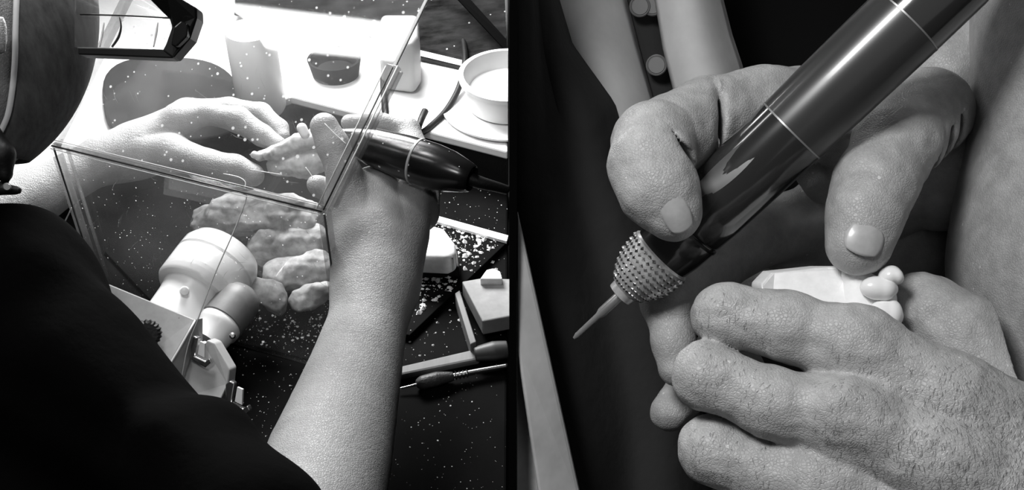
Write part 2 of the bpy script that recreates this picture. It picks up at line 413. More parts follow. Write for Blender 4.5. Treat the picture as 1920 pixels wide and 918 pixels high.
# raised white shelf behind
SZ = BZ+.05
def GG(px, py, z=SZ): return G(px, py, z)
sh = [GG(-420, 430), GG(150, 330), GG(545, 180), GG(956, 284), np.array([-.004, 1.9, SZ]), np.array([-1.3, 1.9, SZ])]
sh[3] = np.array([-.004, GG(956, 284)[1], SZ]); sh[0][0] = max(sh[0][0], -1.3)
o = prism('white_shelf', sh, (0, 0, -.010), whiteM, bevel=.002)
prism('riser', [p-np.array([0, 0, .0101])+np.array([0, .012, 0])*(k in (0,1,2,3)) for k, p in enumerate(sh)], (0, 0, -.0397), blackmat, o)
tag(o, 'white raised shelf along the back of the black bench', 'shelf')

# plaster dust and chips scattered on the bench: nobody could count them
def chips(name, regions, m, label):
    V, Fc = [], []
    for (poly, n, smin_, smax_, z) in regions:
        pp = np.array(poly, float)
        k = 0
        while k < n:
            px = rng.uniform(pp[:, 0].min(), pp[:, 0].max()); py = rng.uniform(pp[:, 1].min(), pp[:, 1].max())
            ins = False; j = len(pp)-1
            for i in range(len(pp)):
                if (pp[i][1] > py) != (pp[j][1] > py) and px < (pp[j][0]-pp[i][0])*(py-pp[i][1])/(pp[j][1]-pp[i][1])+pp[i][0]: ins = not ins
                j = i
            if not ins: continue
            k += 1; c = G(px, py, z); s = smin_+(smax_-smin_)*rng.random()**4; b0 = len(V)
            if c[0] > -.01: continue
            an = rng.random()*6.28; e = rng.uniform(.4, 1, 6)
            for q in range(5):
                V.append(c+np.array([math.cos(an+q*1.257)*s*e[q], math.sin(an+q*1.257)*s*e[q], 0]))
            V.append(c+np.array([0, 0, s*e[5]*.8]))
            for q in range(5): Fc.append((b0+q, b0+(q+1) % 5, b0+5))
            Fc.append(tuple(b0+q for q in (4, 3, 2, 1, 0)))
    o = link(name, pymesh(name, V, Fc), m, smooth=False); return tag(o, label, 'debris', kind='stuff')
TRAY = [(770, 395), (815, 403), (952, 447), (765, 625), (690, 560)]
chips('plaster_chips', [
    ([(815, 408), (950, 445), (850, 540), (770, 600), (770, 430)], 520, .0006, .0045, BZ+.0062),
    ([(950, 450), (958, 640), (860, 640), (770, 700), (765, 625)], 70, .0005, .0035, BZ),
    ([(740, 640), (958, 640), (958, 930), (720, 930)], 120, .0003, .0010, BZ),
    ([(420, 520), (640, 560), (600, 670), (440, 640)], 320, .0005, .0022, BZ+.0032),
    ([(400, 640), (620, 700), (560, 900), (430, 800)], 160, .0003, .0010, BZ),
    ([(800, 330), (958, 370), (958, 440), (815, 400)], 40, .0004, .0012, BZ)],
    plasterM, 'loose white plaster chips and dust strewn over the black bench')
# thin trays
o = prism('grinding_tray', [G(x, y, BZ+.003) for x, y in ((195, 470), (640, 560), (598, 678), (330, 612))], (0, 0, -.003), benchM, bevel=.0004)
tag(o, 'thin black tray dusted with plaster under the front of the clear box', 'tray')
o = prism('glass_plate', [G(x, y, BZ+.006) for x, y in ((700, 380), (820, 405), (955, 450), (768, 628), (650, 600))], (0, 0, -.006), benchM, bevel=.0006)
tag(o, 'dark square plate strewn with plaster chips right of the forearm', 'plate')
o = prism('tray_rim', [G(x, y, BZ+.009) for x, y in ((805, 400), (953, 441), (950, 452), (805, 411))], (0, 0, -.003), plasterM)
tag(o, 'pale plaster-dusted strip along the back of the chip-covered plate', 'strip')
# plaster block on dark base
t = empty('plaster_block', G(815, 490, BZ+.006), 'rounded white plaster block on a black base beside the wrist', 'block')
def gpoly(pts, z): return [G(x, y, z) for x, y in pts]
prism('base', gpoly(((760, 470), (858, 468), (862, 500), (755, 505)), BZ+.018), (0, 0, -.012), blackmat, t, .001)
prism('block', gpoly(((765, 440), (800, 418), (832, 424), (853, 452), (856, 474), (840, 482), (762, 478)), BZ+.040), (0, 0, -.022), plasterM, t, .005, 3, True)
# pale box with lid, cut by the divider
t = empty('wooden_block', G(920, 610, BZ), 'pale wooden block leaning beside the black dividing band', 'block')
prism('block', gpoly(((866, 527), (900, 521), (957, 522), (957, 592), (905, 602)), BZ+.026), (0, 0, -.016), paleM, t, .0012)
prism('side_board', gpoly(((853, 549), (862, 543), (893, 640), (882, 645)), BZ+.016), (0, 0, -.016), woodL, t, .0008)
prism('plaster_crumb', gpoly(((900, 522), (912, 505), (925, 502), (938, 508), (942, 522)), BZ+.033), (0, 0, -.008), plasterM, t, .001)
# wooden stick and scaler
t = empty('wooden_stick', G(860, 670, BZ), 'flat pale wooden stick with a rounded dark end on the bench', 'stick')
prism('shaft', gpoly(((700, 697), (895, 652), (900, 672), (702, 712)), BZ+.007), (0, 0, -.007), woodL, t, .002)
tube('handle', [G(890, 664, BZ+.008), G(925, 658, BZ+.009), G(951, 655, BZ+.009)], [.0058, .0085, .0075], greyM if False else mat('dark_wood', .06, .5), t)
t = empty('scaler', G(850, 710, BZ), 'slim carving tool with a ribbed dark grip and steel tip below the stick', 'hand tool')
tube('tip', [G(748, 728, BZ+.004), G(770, 723, BZ+.005), G(783, 720, BZ+.006)], [.0006, .001, .0015], steel, t)
tube('grip', [G(781, 720, BZ+.006), G(792, 717, BZ+.006), G(820, 710, BZ+.006), G(850, 705, BZ+.006)], [.003, .0058, .006, .0035], mat('grip_rubber', .05, .45, bump=[('noise', 500, .6, .001)]), t)
for k in range(4):
    p = G(853+k*7, 704.5-k*1.4, BZ+.006); q = G(856+k*7, 704-k*1.4, BZ+.006); lathe('ring', p, q, [(0, .0028), (.0008, .0036), (.0016, .0028)], steel, t, 16)
tube('shaft', [G(848, 705, BZ+.006), G(900, 695, BZ+.006), G(952, 686, BZ+.006)], .0024, steel, t)

# dark thing under shelf: back items seen over and through the box
t = empty('rubber_pad', GG(300, 215), 'large dark rounded rubber pad behind the left hand', 'pad')
def disc_on(px, py, rx, z, h, m, name, parent, asp=1.0, taper=1.0, rot=0):
    c = G(px, py, z); r = rx*np.linalg.norm(G(px+1, py, z)-c); V = []; Fc = []; n = 40
    for j, (hh, s) in enumerate(((0, taper), (h, 1.0), (h, .9), (h*.35, .82*taper))):
        for k in range(n):
            a = 2*math.pi*k/n; u = math.cos(a)*r*s; v = math.sin(a)*r*s*asp
            V.append(c+np.array([u*math.cos(rot)-v*math.sin(rot), u*math.sin(rot)+v*math.cos(rot), hh]))
    for j in range(3):
        for k in range(n): Fc.append((j*n+k, j*n+(k+1) % n, (j+1)*n+(k+1) % n, (j+1)*n+k))
    Fc.append(tuple(range(n))[::-1]); Fc.append(tuple(3*n+k for k in range(n)))
    o = link(name, pymesh(name, V, Fc), m, parent); o.data.set_sharp_from_angle(angle=.6); return o
bowlM = mat('bowl_rubber', .012, .9, mottle=(25, .5), spec=.1)
prism('pad', gpoly([(322+130*math.copysign(abs(math.cos(q))**.7, math.cos(q))+5*math.sin(3*q), 186+80*math.copysign(abs(math.sin(q))**.7, math.sin(q))+4*math.cos(2.3*q)) for q in [k*math.pi/20 for k in range(40)]], SZ+.008), (0, 0, -.008), bowlM, t, .003, 3)
t = empty('small_bowl', GG(628, 130), 'small dark round bowl behind the top of the clear box', 'bowl')
disc_on(630, 140, 50, SZ, .02, bowlM, 'bowl', t, .9, .85)
t = empty('frosted_jar', GG(490, 230), 'tall frosted plastic jar behind the left hand', 'jar')
def jar(px0, px1, pyb, h, m, t):
    a = G((px0+px1)/2, pyb, SZ); r = (px1-px0)/2*np.linalg.norm(G(px0+1, pyb, SZ)-G(px0, pyb, SZ))
    return lathe('body', a, a+np.array([0, 0, h]), [(0, r*.9), (.004, r), (h-.004, r), (h, r*.95), (h, r*.85), (.01, r*.82)], m, t, 32)
jar(448, 537, 205, .09, mat('frosted', .8, .4), t)
t = empty('grey_bottle', GG(755, 175), 'grey plastic canister right of the box edge', 'canister')
prism('body', gpoly(((716, 170), (778, 178), (790, 160), (790, 120), (722, 120)), SZ+.001), (0, 0, .06), greyM, t, .006, 3, True)
# cup on saucer
t = empty('white_cup', GG(950, 235), 'white cup with a thick rim standing in a round white dish', 'cup')
a = GG(1012, 198); k1 = np.linalg.norm(GG(1013, 198)-a)
a[0] = min(a[0], -.004-60*k1*0)  # stands against the divider, cut by it in the photograph
def half_lathe(name, c, prof, m, parent, xmax=-.004, seg=64):
    V, Fc = [], []
    for (h, r) in prof:
        for k in range(seg):
            an = 2*math.pi*k/seg; V.append(np.array([min(c[0]+r*math.cos(an), xmax), c[1]+r*math.sin(an), c[2]+h]))
    n = len(prof)
    for i in range(n-1):
        for k in range(seg): Fc.append((i*seg+k, i*seg+(k+1) % seg, (i+1)*seg+(k+1) % seg, (i+1)*seg+k))
    Fc.append(tuple(range(seg))[::-1]); Fc.append(tuple((n-1)*seg+k for k in range(seg)))
    o = link(name, pymesh(name, V, Fc), m, parent); o.data.set_sharp_from_angle(angle=.7); return o
half_lathe('saucer', a, [(0, 118*k1), (.003, 126*k1), (.005, 126*k1), (.004, 112*k1), (.003, 90*k1)], whiteM, t)
half_lathe('cup', a+np.array([0, 0, .005]), [(0, 76*k1), (.026, 80*k1), (.027, 90*k1), (.032, 92*k1), (.033, 82*k1), (.015, 72*k1)], whiteM, t)
# black glossy shelf above with a bright front edge
t = empty('overhead_shelf', P(860, 60, 1.25), 'dark scratched glass shelf with a bright steel front edge at top', 'shelf')
e0, e1 = P(440, 12, 1.26), P(958, 134, 1.17); ev = P(790, -160, 1.30)-P(790, 95, 1.20)
glassd = mat('dark_glass', .012, .8, spec=.05, mottle=(28, .9, (1, 3, 1)), specks=[(260, .3, .3, .05)])
e1[0] = -.004
prism('panel', [e0, e1, e1+ev, e0+ev], UP*.004, glassd, t)
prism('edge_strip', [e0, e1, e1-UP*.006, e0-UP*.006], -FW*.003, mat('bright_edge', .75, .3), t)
prism('lower_strip', [e0-UP*.0065, e1-UP*.0065, e1-UP*.010, e0-UP*.010], -FW*.002, blackmat, t)
prism('bracket_bar', [P(832, -30, 1.19), P(856, -30, 1.19), P(950, 74, 1.16), P(950, 96, 1.16)], FW*.008, mat('bar_black', .002, .9, spec=.03), t)
tag(lathe('bolt', P(950, 128, 1.165), P(950, 122, 1.165), [(0, .004), (.006, .004), (.008, .003)], steel, t, 12))
# black cables
t = tube('black_cable', [P(866, 60, 1.22), P(872, 112, 1.16), P(862, 160, 1.14), P(838, 205, 1.12), P(806, 238, 1.1), P(788, 250, 1.09), P(780, 254, 1.09)], .0032, blackmat)
tag(t, 'long curved black cable hanging from the dark shelf to the bench', 'cable')
t = tube('black_cable', [P(722, 80, 1.2), P(718, 150, 1.15), P(721, 190, 1.13), P(724, 222, 1.12)], [.0025, .0028, .0035, .004], blackmat)
tag(t, 'short black cable hanging straight behind the edge of the clear box', 'cable')
t = tube('black_cable', [P(797, 208, 1.1), P(789, 226, 1.09), P(784, 246, 1.09), P(778, 300, 1.12)], [.0036, .0034, .003, .003], blackmat)
tag(t, 'short black cable stub beside the curved cable', 'cable')

# ------------------------------------------------------------------ clear dust box
t = empty('dust_box', (A+B)/2-np.array([0, 0, .175]), 'clear scratched acrylic dust box with bonded edges over the left hand', 'box')
TH = .004
def sheet(name, pts, n, m): return prism(name, pts, -np.asarray(n)*TH, m, t)
Atop = A+WV*1.35; Btop = B+WV*1.35
sheet('window_panel', [A, B, Btop, Atop], WN, winM)
FN = np.cross(np.array([0, 0, 1.0]), B-A); FN /= np.linalg.norm(FN)
if FN@(CAM-A) < 0: FN = -FN
dn = np.array([0, 0, -.170])
sheet('front_panel', [A-WN*.001, B-WN*.001, B+dn, A+dn], FN, frontM)
dab = (B-A)/np.linalg.norm(B-A)
def bar(p, q, w, u, v, name='edge_strip', m=edgeM):
    u = np.asarray(u)*w; v = np.asarray(v)*w
    return prism(name, [p-u/2-v/2, p+u/2-v/2, p+u/2+v/2, p-u/2+v/2], q-p, m, t, .0006)
fWV = WV/np.linalg.norm(WV)
bar(A, B, .005, fWV, WN)
bar(A, A+WV*.75, .0065, dab, WN)
bar(B, B+fWV*.115, .0085, dab, WN)
bar(B+dab*.0065+fWV*.004, B+dab*.0065+fWV*.112, .0030, dab, WN)
bar(B+fWV*.115, Btop, .0026, dab, WN, m=mat('sheet_edge', .6, .3))
bar(A, A+dn, .0060, dab, FN); bar(A+dab*.011, A+dab*.011+dn, .0022, dab, FN)
bar(B, B+dn, .0075, dab, FN); 
# bright and dark glints along the bonded edges, painted in as thin tubes
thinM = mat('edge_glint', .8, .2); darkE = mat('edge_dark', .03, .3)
tube('edge_line', [A-fWV*.0012+WN*.0034, B-fWV*.0012+WN*.0034], .0007, darkE, t, 6, 1)
tube('edge_line', [B+dab*.001+WN*.0045, B+fWV*.113+dab*.001+WN*.0045], .0006, darkE, t, 6, 1)
tube('edge_line', [B+dn+dab*.002+FN*.004, B+dab*.002+FN*.004], .0008, darkE, t, 6, 1)
tube('edge_line', [A+dn+dab*.002+FN*.004, A+dab*.002+FN*.004], .0007, darkE, t, 6, 1)
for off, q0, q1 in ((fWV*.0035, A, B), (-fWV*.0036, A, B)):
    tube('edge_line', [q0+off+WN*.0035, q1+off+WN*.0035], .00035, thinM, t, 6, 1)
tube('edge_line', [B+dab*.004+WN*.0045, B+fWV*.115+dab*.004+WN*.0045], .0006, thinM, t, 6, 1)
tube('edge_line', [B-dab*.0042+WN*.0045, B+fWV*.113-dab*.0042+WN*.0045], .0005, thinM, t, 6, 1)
# short inner end wall brackets
# crack line in the front panel
pf = lambda x, y: (lambda r: CAM+r*(((A-CAM)@FN)/(r@FN)))(FW+RT*(x-CX)/F+UP*(CY-y)/F)+FN*.001
wr = tube('thin_wire', [pf(459, 360)+FN*.001, P(462, 372, .83), P(440, 430, .82), P(400, 520, .805), P(372, 596, .79), P(352, 650, .785), P(337, 728, .78), P(325, 775, .79)], .00045, mat('crack_line', .25, .4), None, 6, 4)
tag(wr, 'thin grey wire hanging from the clear box across the white pipe and bracket', 'wire')
tube('crack', [pf(136, 388), pf(124, 412), pf(110, 442)], .0006, thinM, t, 6, 2)
# bent wire glint on window
pw = lambda x, y: (lambda r: CAM+r*(((A-CAM)@WN)/(r@WN)))(FW+RT*(x-CX)/F+UP*(CY-y)/F)+WN*.0012
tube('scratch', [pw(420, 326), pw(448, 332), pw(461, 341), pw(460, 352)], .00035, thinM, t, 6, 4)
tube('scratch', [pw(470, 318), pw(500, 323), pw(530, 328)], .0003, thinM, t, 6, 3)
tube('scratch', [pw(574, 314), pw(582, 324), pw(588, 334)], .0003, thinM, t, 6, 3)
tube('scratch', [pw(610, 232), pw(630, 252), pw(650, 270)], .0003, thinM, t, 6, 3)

V, Fc = [], []
for k in range(110):
    wdw = k % 2; px, py = (rng.uniform(150, 600), rng.uniform(390, 560)) if not wdw else (rng.uniform(180, 690), rng.uniform(120, 360))
    an = rng.normal(1.2, .6); ln_ = rng.uniform(6, 34); f_ = pw if wdw else pf
    if not wdw and py < 272+(px-103)*.2436+12: py += 60
    q0, q1 = f_(px, py), f_(px+ln_*math.cos(an), py+ln_*math.sin(an)); nn = WN if wdw else FN
    sd = np.cross(q1-q0, nn); sd = sd/np.linalg.norm(sd)*rng.uniform(.00005, .00016); k0 = len(V); md = (q0+q1)/2+sd*6
    V += [q0-sd*.2, q0+sd*.2, md+sd, md-sd, q1+sd*.2, q1-sd*.2]; Fc += [(k0, k0+1, k0+2, k0+3), (k0+3, k0+2, k0+4, k0+5)]
tag(link('scratches', pymesh('scratches', V, Fc), mat('scratch_white', .35, .6), t, False), 'fine pale scratches on the clear sheets', kind='stuff')
# lamp over the bench, mirrored in the acrylic
lc = np.mean(LAMP, axis=0); ln = np.cross(LAMP[1]-LAMP[0], LAMP[3]-LAMP[0]); ln /= np.linalg.norm(ln)
if ln@(A-lc) < 0: ln = -ln
t = empty('bench_lamp', lc, 'long flat bench lamp above the clear box', 'lamp')
prism('diffuser', LAMP, -ln*.004, lampM, t)
prism('housing', [lc+(p-lc)*1.08-ln*.005 for p in LAMP], -ln*.03, greyM, t, .003)
tube('arm', [lc-ln*.03, lc-ln*.2+np.array([0, 0, .2]), np.array([lc[0], lc[1]-.2, 2.6])], .012, blackmat, t)

# ------------------------------------------------------------------ white suction nozzle
D_ = .905
t = empty('suction_nozzle', P(340, 600, D_), 'large white plastic suction pipe with two collars behind the grey bracket', 'pipe')
a, b = P(318, 618, .885), P(412, 488, .93); s = D_/F
lathe('pipe', a, b, [(0, 58*s), (60*s, 60*s), (100*s, 66*s)], pvc, t, 64)
lathe('collar', a, b, [(84*s, 60*s), (86*s, 76*s), (92*s, 80*s), (150*s, 80*s), (152*s, 77*s), (155*s, 77*s), (157*s, 80*s), (178*s, 79*s), (196*s, 70*s), (206*s, 50*s), (210*s, 20*s)], pvc, t, 64)
lathe('screw_boss', P(346, 545, D_-.032), P(346, 545, D_), [(0, 2*s), (.0005, 7*s), (.006, 9*s)], pvc, t, 20)
t = empty('pipe_elbow', P(410, 620, .87), 'small white pipe stub with a rounded grey rubber cap beside the nozzle', 'pipe')
a, b = P(383, 645, .87), P(452, 560, .90); s = .88/F
lathe('neck', a, b, [(0, 36*s), (36*s, 38*s), (40*s, 41*s), (52*s, 42*s), (56*s, 40*s)], pvc, t, 40)
lathe('rubber_cap', a, b, [(56*s, 38*s), (57*s, 43*s), (100*s, 43*s), (120*s, 40*s), (134*s, 31*s), (142*s, 18*s), (144*s, 4*s)], rubber, t, 40)
lathe('screw', P(436, 629, .855), P(436, 629, .87), [(0, 3*s), (.001, 6*s), (.01, 6*s)], steel, t, 14)

# ------------------------------------------------------------------ grey bracket
t = empty('metal_bracket', P(330, 700, .85), 'grey painted metal bracket with a black knob clamping the white pipe', 'bracket')
d0 = .80
prism('top_plate', [P(130, 500, d0+.03), P(205, 532, d0+.02), P(366, 598, d0), P(300, 712, d0-.02), P(150, 760, d0-.02)], -UP*.012+FW*.02, bracketM, t, .001)
prism('side_plate', [P(366, 598, d0-.0005), P(366, 640, d0+.006), P(334, 740, d0), P(320, 760, d0-.01), P(299, 712, d0-.021)], FW*.02, bracketM, t, .0008)
prism('front_plate', [P(369, 642, d0+.012), P(384, 648, d0+.012), P(388, 637, d0+.012), P(402, 643, d0+.012), P(431, 692, d0+.012), P(428, 720, d0+.010), P(404, 770, d0), P(330, 750, d0)], FW*.02, bracketM, t, .001)
tube('bright_edge', [P(366, 600, d0-.002), P(335, 655, d0-.012), P(300, 712, d0-.022)], .0007, mat('pale_edge', .7, .3), t, 8, 2)  # paler line laid along the plate ridge
kn = lathe('knob', P(275, 626, d0-.03), P(278, 624, d0+.01), [(0, .003), (0, .0075), (.002, .0095), (.016, .0098), (.018, .006), (.035, .006)], blackmat, t, 40, False, (2, .05))
for (x, y, sc_) in ((371, 655, 1.0), (440, 742, 1.1)):
    c = P(x, y, d0-.002); q = lambda u, v, w=0: c+(RT*u*sc_-UP*v*sc_)*(d0/F)+FW*w
    cl = prism('clip', [q(-16, -20), q(-8, -26), q(0, -22), q(-6, 12), q(14, 22), q(22, 16), q(26, 24), q(14, 34), q(-14, 18)], FW*.008, steel, t, .0008)
    prism('clip_tongue', [q(6, -16, -.003), q(15, -12, -.003), q(14, 14, -.003), q(2, 8, -.003)], FW*.004, mat('clip_pale', .7, .3), cl)
prism('seam', [P(299, 683, d0-.0225), P(325, 689, d0-.018), P(325, 691, d0-.018), P(299, 685, d0-.0225)], FW*.001, mat('pale_edge', .7, .3), t)

# ------------------------------------------------------------------ grey lumps made up for the hands' reflection in the front panel
LUMPS = [([(400, 420, .99, 40), (470, 400, 1.0, 45), (560, 410, .99, 42)], 'big pale grey lump built in for the reflected hands, topmost of the pile'),
         ([(500, 465, .985, 36), (585, 450, .98, 30)], 'grey lump built in for the reflected hands, middle of the pile'),
         ([(520, 520, .965, 30), (600, 505, .97, 32)], 'dark grey lump built in for the reflected hands, right of the pile near the wrist'),
         ([(560, 560, .95, 22), (612, 548, .95, 20)], 'small dark lump built in for the reflected hands, foot of the pile near the wrist'),
         ([(478, 535, .93, 20), (505, 553, .93, 24), (522, 570, .93, 21)], 'rough white-topped lump built in for the reflected hands beside the grey rubber cap')]
for pts, lab in LUMPS:
    ph = rng.random()*6
    s = sdf_body([(.01, [chain(pts)], .006)], .0016, warp=lambda X, Y, Z: .0035*hash_noise(X, Y, Z, 130, ph)+.0012*hash_noise(X, Y, Z, 420, ph))
    o, _, _ = build([s], 'hand_reflection', lumpM); tag(o, lab, 'plaster', 'lumps standing in for the hands reflected in the clear box')

# ================================================================== LEFT PERSON
pl = empty('person', np.array([-.45, .1, 0]), 'person in a black T-shirt and dark mask grinding plaster inside the clear box', 'person')
# right hand and forearm
rh = [(.02, [chain([(560, 1060, .650, 134), (590, 960, .690, 129), (617, 860, .728, 118), (641, 780, .757, 103), (667, 690, .786, 87), (688, 610, .81, 75), (703, 545, .83, 67)]),
             ], 0),
      (.020, [chain([(703, 545, .83, 66), (712, 470, .845, 70)]), ], .004),
      (.022, [chain([(700, 520, .84, 60), (672, 440, .845, 50), (655, 380, .85, 42)]),
              chain([(712, 520, .845, 60), (745, 430, .86, 56), (765, 370, .875, 50)]),
              chain([(708, 520, .845, 62), (710, 430, .86, 72), (705, 370, .87, 60)])], .004),
      (.010, [chain([(655, 390, .85, 40), (645, 325, .845, 32), (624, 272, .845, 30), (608, 238, .845, 27)]),     # thumb
              chain([(770, 375, .885, 44), (778, 300, .905, 36), (762, 245, .92, 25), (715, 232, .915, 19), (655, 230, .905, 16)]),   # index curled round the handpiece
              chain([(720, 390, .885, 40), (650, 375, .89, 26), (600, 350, .885, 19), (592, 345, .88, 17)]),
              chain([(790, 400, .885, 34), (800, 350, .905, 26), (770, 300, .93, 22)])], .004)]
s_rh = sdf_body(rh, .0013, carve=[(cap(P(640, 515, .775), P(668, 530, .765), .0015, .001), .002)])
# left hand
lh = [(.02, [chain([(-420, 520, .86, 95), (-60, 415, .90, 62), (70, 365, .93, 50), (190, 300, .95, 42), (250, 285, .96, 42)])], .006),
      (.022, [chain([(250, 285, .96, 42), (335, 226, .96, 30)]), chain([(240, 290, .96, 38), (320, 285, .95, 36)]), chain([(250, 270, .975, 38), (350, 215, .985, 28)])], .005),
      (.007, [chain([(338, 224, .96, 30), (392, 213, .955, 20), (446, 224, .95, 24), (492, 254, .945, 20), (522, 270, .94, 15)]),
              chain([(350, 212, .985, 26), (430, 205, .99, 22), (490, 212, .985, 19), (524, 240, .975, 16), (530, 255, .97, 14)]),
              chain([(325, 288, .945, 34), (390, 307, .935, 27), (440, 316, .93, 26), (474, 328, .93, 22)])], .004)]
s_lh = sdf_body(lh, .0015)
# coarse torso, shoulders, neck and head, hidden for the most part by the clothes
hc = P(-135, 20, .70)
sh_r = P(150, 760, .66); el_r = P(560, 1060, .66); tor = P(-200, 1000, .66)
torso = [(.03, [[cap(P(-260, 800, .74), P(150, 860, .71), .045, .03), cap(P(150, 860, .71), el_r, .030, .034),
                 cap(P(-600, 800, .80), P(-260, 800, .76), .05, .05), cap(P(-300, 900, .70), tor+np.array([-.05, -.14, -.45]), .08, .11),
                 cap(P(-520, 700, .80), P(-420, 520, .86), .045, .036),
                 cap(P(-260, 800, .76), P(-260, 260, .72), .045, .045)]], .02),
         (.03, [[ell(hc, [RT, UP, FW], [RR(278, .7), RR(328, .7), .09])]], .01),
         (.004, [[ell(P(-8, 66, .605), [RT, UP, FW], [.008, .014, .005])]], .002)]
s_t = sdf_body(torso, .005)
body, _, _ = build([s_rh, s_lh, s_t], 'body', skinL, pl)
# shirt
def folds(X, Y, Z): return .0035*hash_noise(X, Y, Z, 38, .4)+.0015*np.sin(90*(X*.8+Z*.6)+4*np.sin(30*Y))
shirt = [(.012, [[*chain([(-420, 520, .72, 190), (20, 566, .70, 166), (105, 690, .69, 148)]), *chain([(100, 700, .68, 160), (330, 905, .68, 150)]),
                  *chain([(-300, 800, .70, 330), (-300, 1500, .64, 340), (-260, 2600, .60, 380)]), *chain([(60, 860, .70, 200), (150, 1100, .68, 220)])]], .012),
         (.012, [chain([(356, 874, .650, 141), (448, 1006, .618, 150), (470, 1200, .60, 170)])], .02)]
s_s = sdf_body(shirt, .003, warp=folds)
shirt_o, _, _ = build([s_s], 'shirt', black_cloth, pl, 2)
s_h = sdf_body([(.01, [[ell(hc-RT*.012+UP*.016-FW*.004, [RT, UP, FW], [RR(278, .7)+.004, RR(328, .7),   .098])]], .01)], .003, carve=[(cap(P(75, 150, .66), P(110, 330, .68), .075, .085), .004)], warp=lambda X, Y, Z: .0018*hash_noise(X, Y, Z, 160, 3))
build([s_h], 'hair', mat('dark_hair', .006, .6, bump=[('noise', 300, .8, .002, (1, 1, .2))]), pl, 1)
# face mask: a curved shell over the front half of the head, edged with white piping
def on_head(px, py, grow=.004):
    r = FW+RT*(px-CX)/F+UP*(CY-py)/F; o_ = CAM-hc; rad = np.array([RR(278, .7), RR(328, .7), .09])+grow
    M = np.array([RT, UP, FW]); oo = (M@o_)/rad; rr = (M@r)/rad
    a_, b_, c_ = rr@rr, 2*oo@rr, oo@oo-1; di = b_*b_-4*a_*c_
    if di < 0: return None
    return CAM+r*((-b_-math.sqrt(di))/(2*a_))
edge = [(34, -60), (31, 0), (29, 60), (28, 110), (24, 160), (17, 205), (8, 232), (-8, 262), (-26, 290)]
rows = []
gx = .004
for i, (ex, ey) in enumerate([(np.interp(k/24, np.linspace(0, 1, len(edge)), [e[0] for e in edge]), np.interp(k/24, np.linspace(0, 1, len(edge)), [e[1] for e in edge])) for k in range(25)]):
    Pm = np.array([RT, UP, FW]); p0 = on_head(ex, ey); q = (Pm@(p0-hc))/np.array([RR(278, .7), RR(328, .7), .09])
    lat = q[1]; rho = math.sqrt(max(1e-6, q[0]**2+q[2]**2)); th0 = math.atan2(q[0], -q[2]); row = []
    for j in range(33):
        th = th0+(2.6-th0)*j/32; puff = 1+.0*j
        bul = 1+.035*math.sin(math.pi*j/32)
        loc = np.array([rho*math.sin(th)*RR(278, .7)*bul, lat*RR(328, .7), -rho*math.cos(th)*.09*bul]); row.append(hc+loc@Pm)
    rows.append(row)
V = [p for r_ in rows for p in r_]; Fc = [(i*33+j, i*33+j+1, (i+1)*33+j+1, (i+1)*33+j) for i in range(24) for j in range(32)]
mk = link('face_mask', pymesh('face_mask', V, Fc), mask_cloth, pl)
so = mk.modifiers.new('solid', 'SOLIDIFY'); so.thickness = .002; so.offset = 0
tag(mk, 'dark speckled cloth mask with a white edge')
tube('white_piping', [on_head(x, y, .006) for x, y in edge], .0017, white_cord, mk, 10, 6)
cb = sdf_body([(.004, [chain([(-30, 250, .66, 30), (2, 290, .655, 24), (8, 325, .655, 16)]), chain([(-40, 350, .66, 18), (34, 357, .655, 8)])], .004)], .0015)
st, _, _ = build([cb], 'strap', blackmat, pl)
lathe('snap_and_bokeh', P(13, 350, .647), P(13, 350, .66), [(0, .0004), (0, .0018), (.001, .0024), (.004, .0024)], ringM, st, 18)

# ------------------------------------------------------------------ magnifier visor
t = empty('magnifier_visor', P(250, 60, .62), 'flip-down magnifier visor with a black frame and clear lens at top', 'magnifier')
d0 = .60
prism('lower_frame', [P(146, 88, d0), P(310, 92, d0), P(326, 97, d0), P(324, 109, d0), P(146, 102, d0)], FW*.012, visorM, t, .0007)
prism('side_arm', [P(262, -20, d0-.012), P(312, -20, d0-.012), P(368, 14, d0-.004), P(369, 34, d0-.002), P(356, 72, d0), P(324, 109, d0-.001), P(304, 94, d0-.001), P(311, 82, d0), P(322, 50, d0), P(318, 36, d0)], FW*.014, visorM, t, .001)
prism('hinge', [P(326, 50, d0-.006), P(340, 38, d0-.006), P(352, 44, d0-.006), P(350, 68, d0-.006), P(330, 88, d0-.006), P(320, 84, d0-.006)], FW*.006, blackpl, t, .0008)
prism('lens', [P(140, 26, d0+.008), P(322, 33, d0+.008), P(308, 92, d0+.004), P(140, 88, d0+.004)], FW*.004, clearM, t)
prism('upper_lens', [P(140, -30, d0+.022), P(285, -30, d0+.022), P(322, 31, d0+.010), P(140, 24, d0+.010)], FW*.002, clearM, t)
tube('lens_rim', [P(150, 27, d0+.006), P(230, 29, d0+.006), P(322, 34, d0+.006)], .0004, blackmat, t, 6, 2)
tube('lens_reflection', [P(224, 32, d0+.006), P(227, 50, d0+.006), P(222, 70, d0+.006), P(210, 88, d0+.006)], [.0002, .0005, .0007, .0006], blackmat, t, 6, 4)  # dark arc painted in as a reflection in the lens
for x in (190, 291): tube('lens_glint', [P(x+5, 42, d0+.003), P(x+2, 62, d0+.003), P(x-3, 88, d0+.003)], [.0004, .0007, .0004], white_cord, t, 6, 4)  # white streaks painted in as lens reflections

tube('headband', [P(290, -20, d0-.004), P(200, -130, d0), P(60, -220, d0+.01), P(-90, -260, d0+.03), P(-250, -260, d0+.03)], .006, blackpl, t, 12, 8)
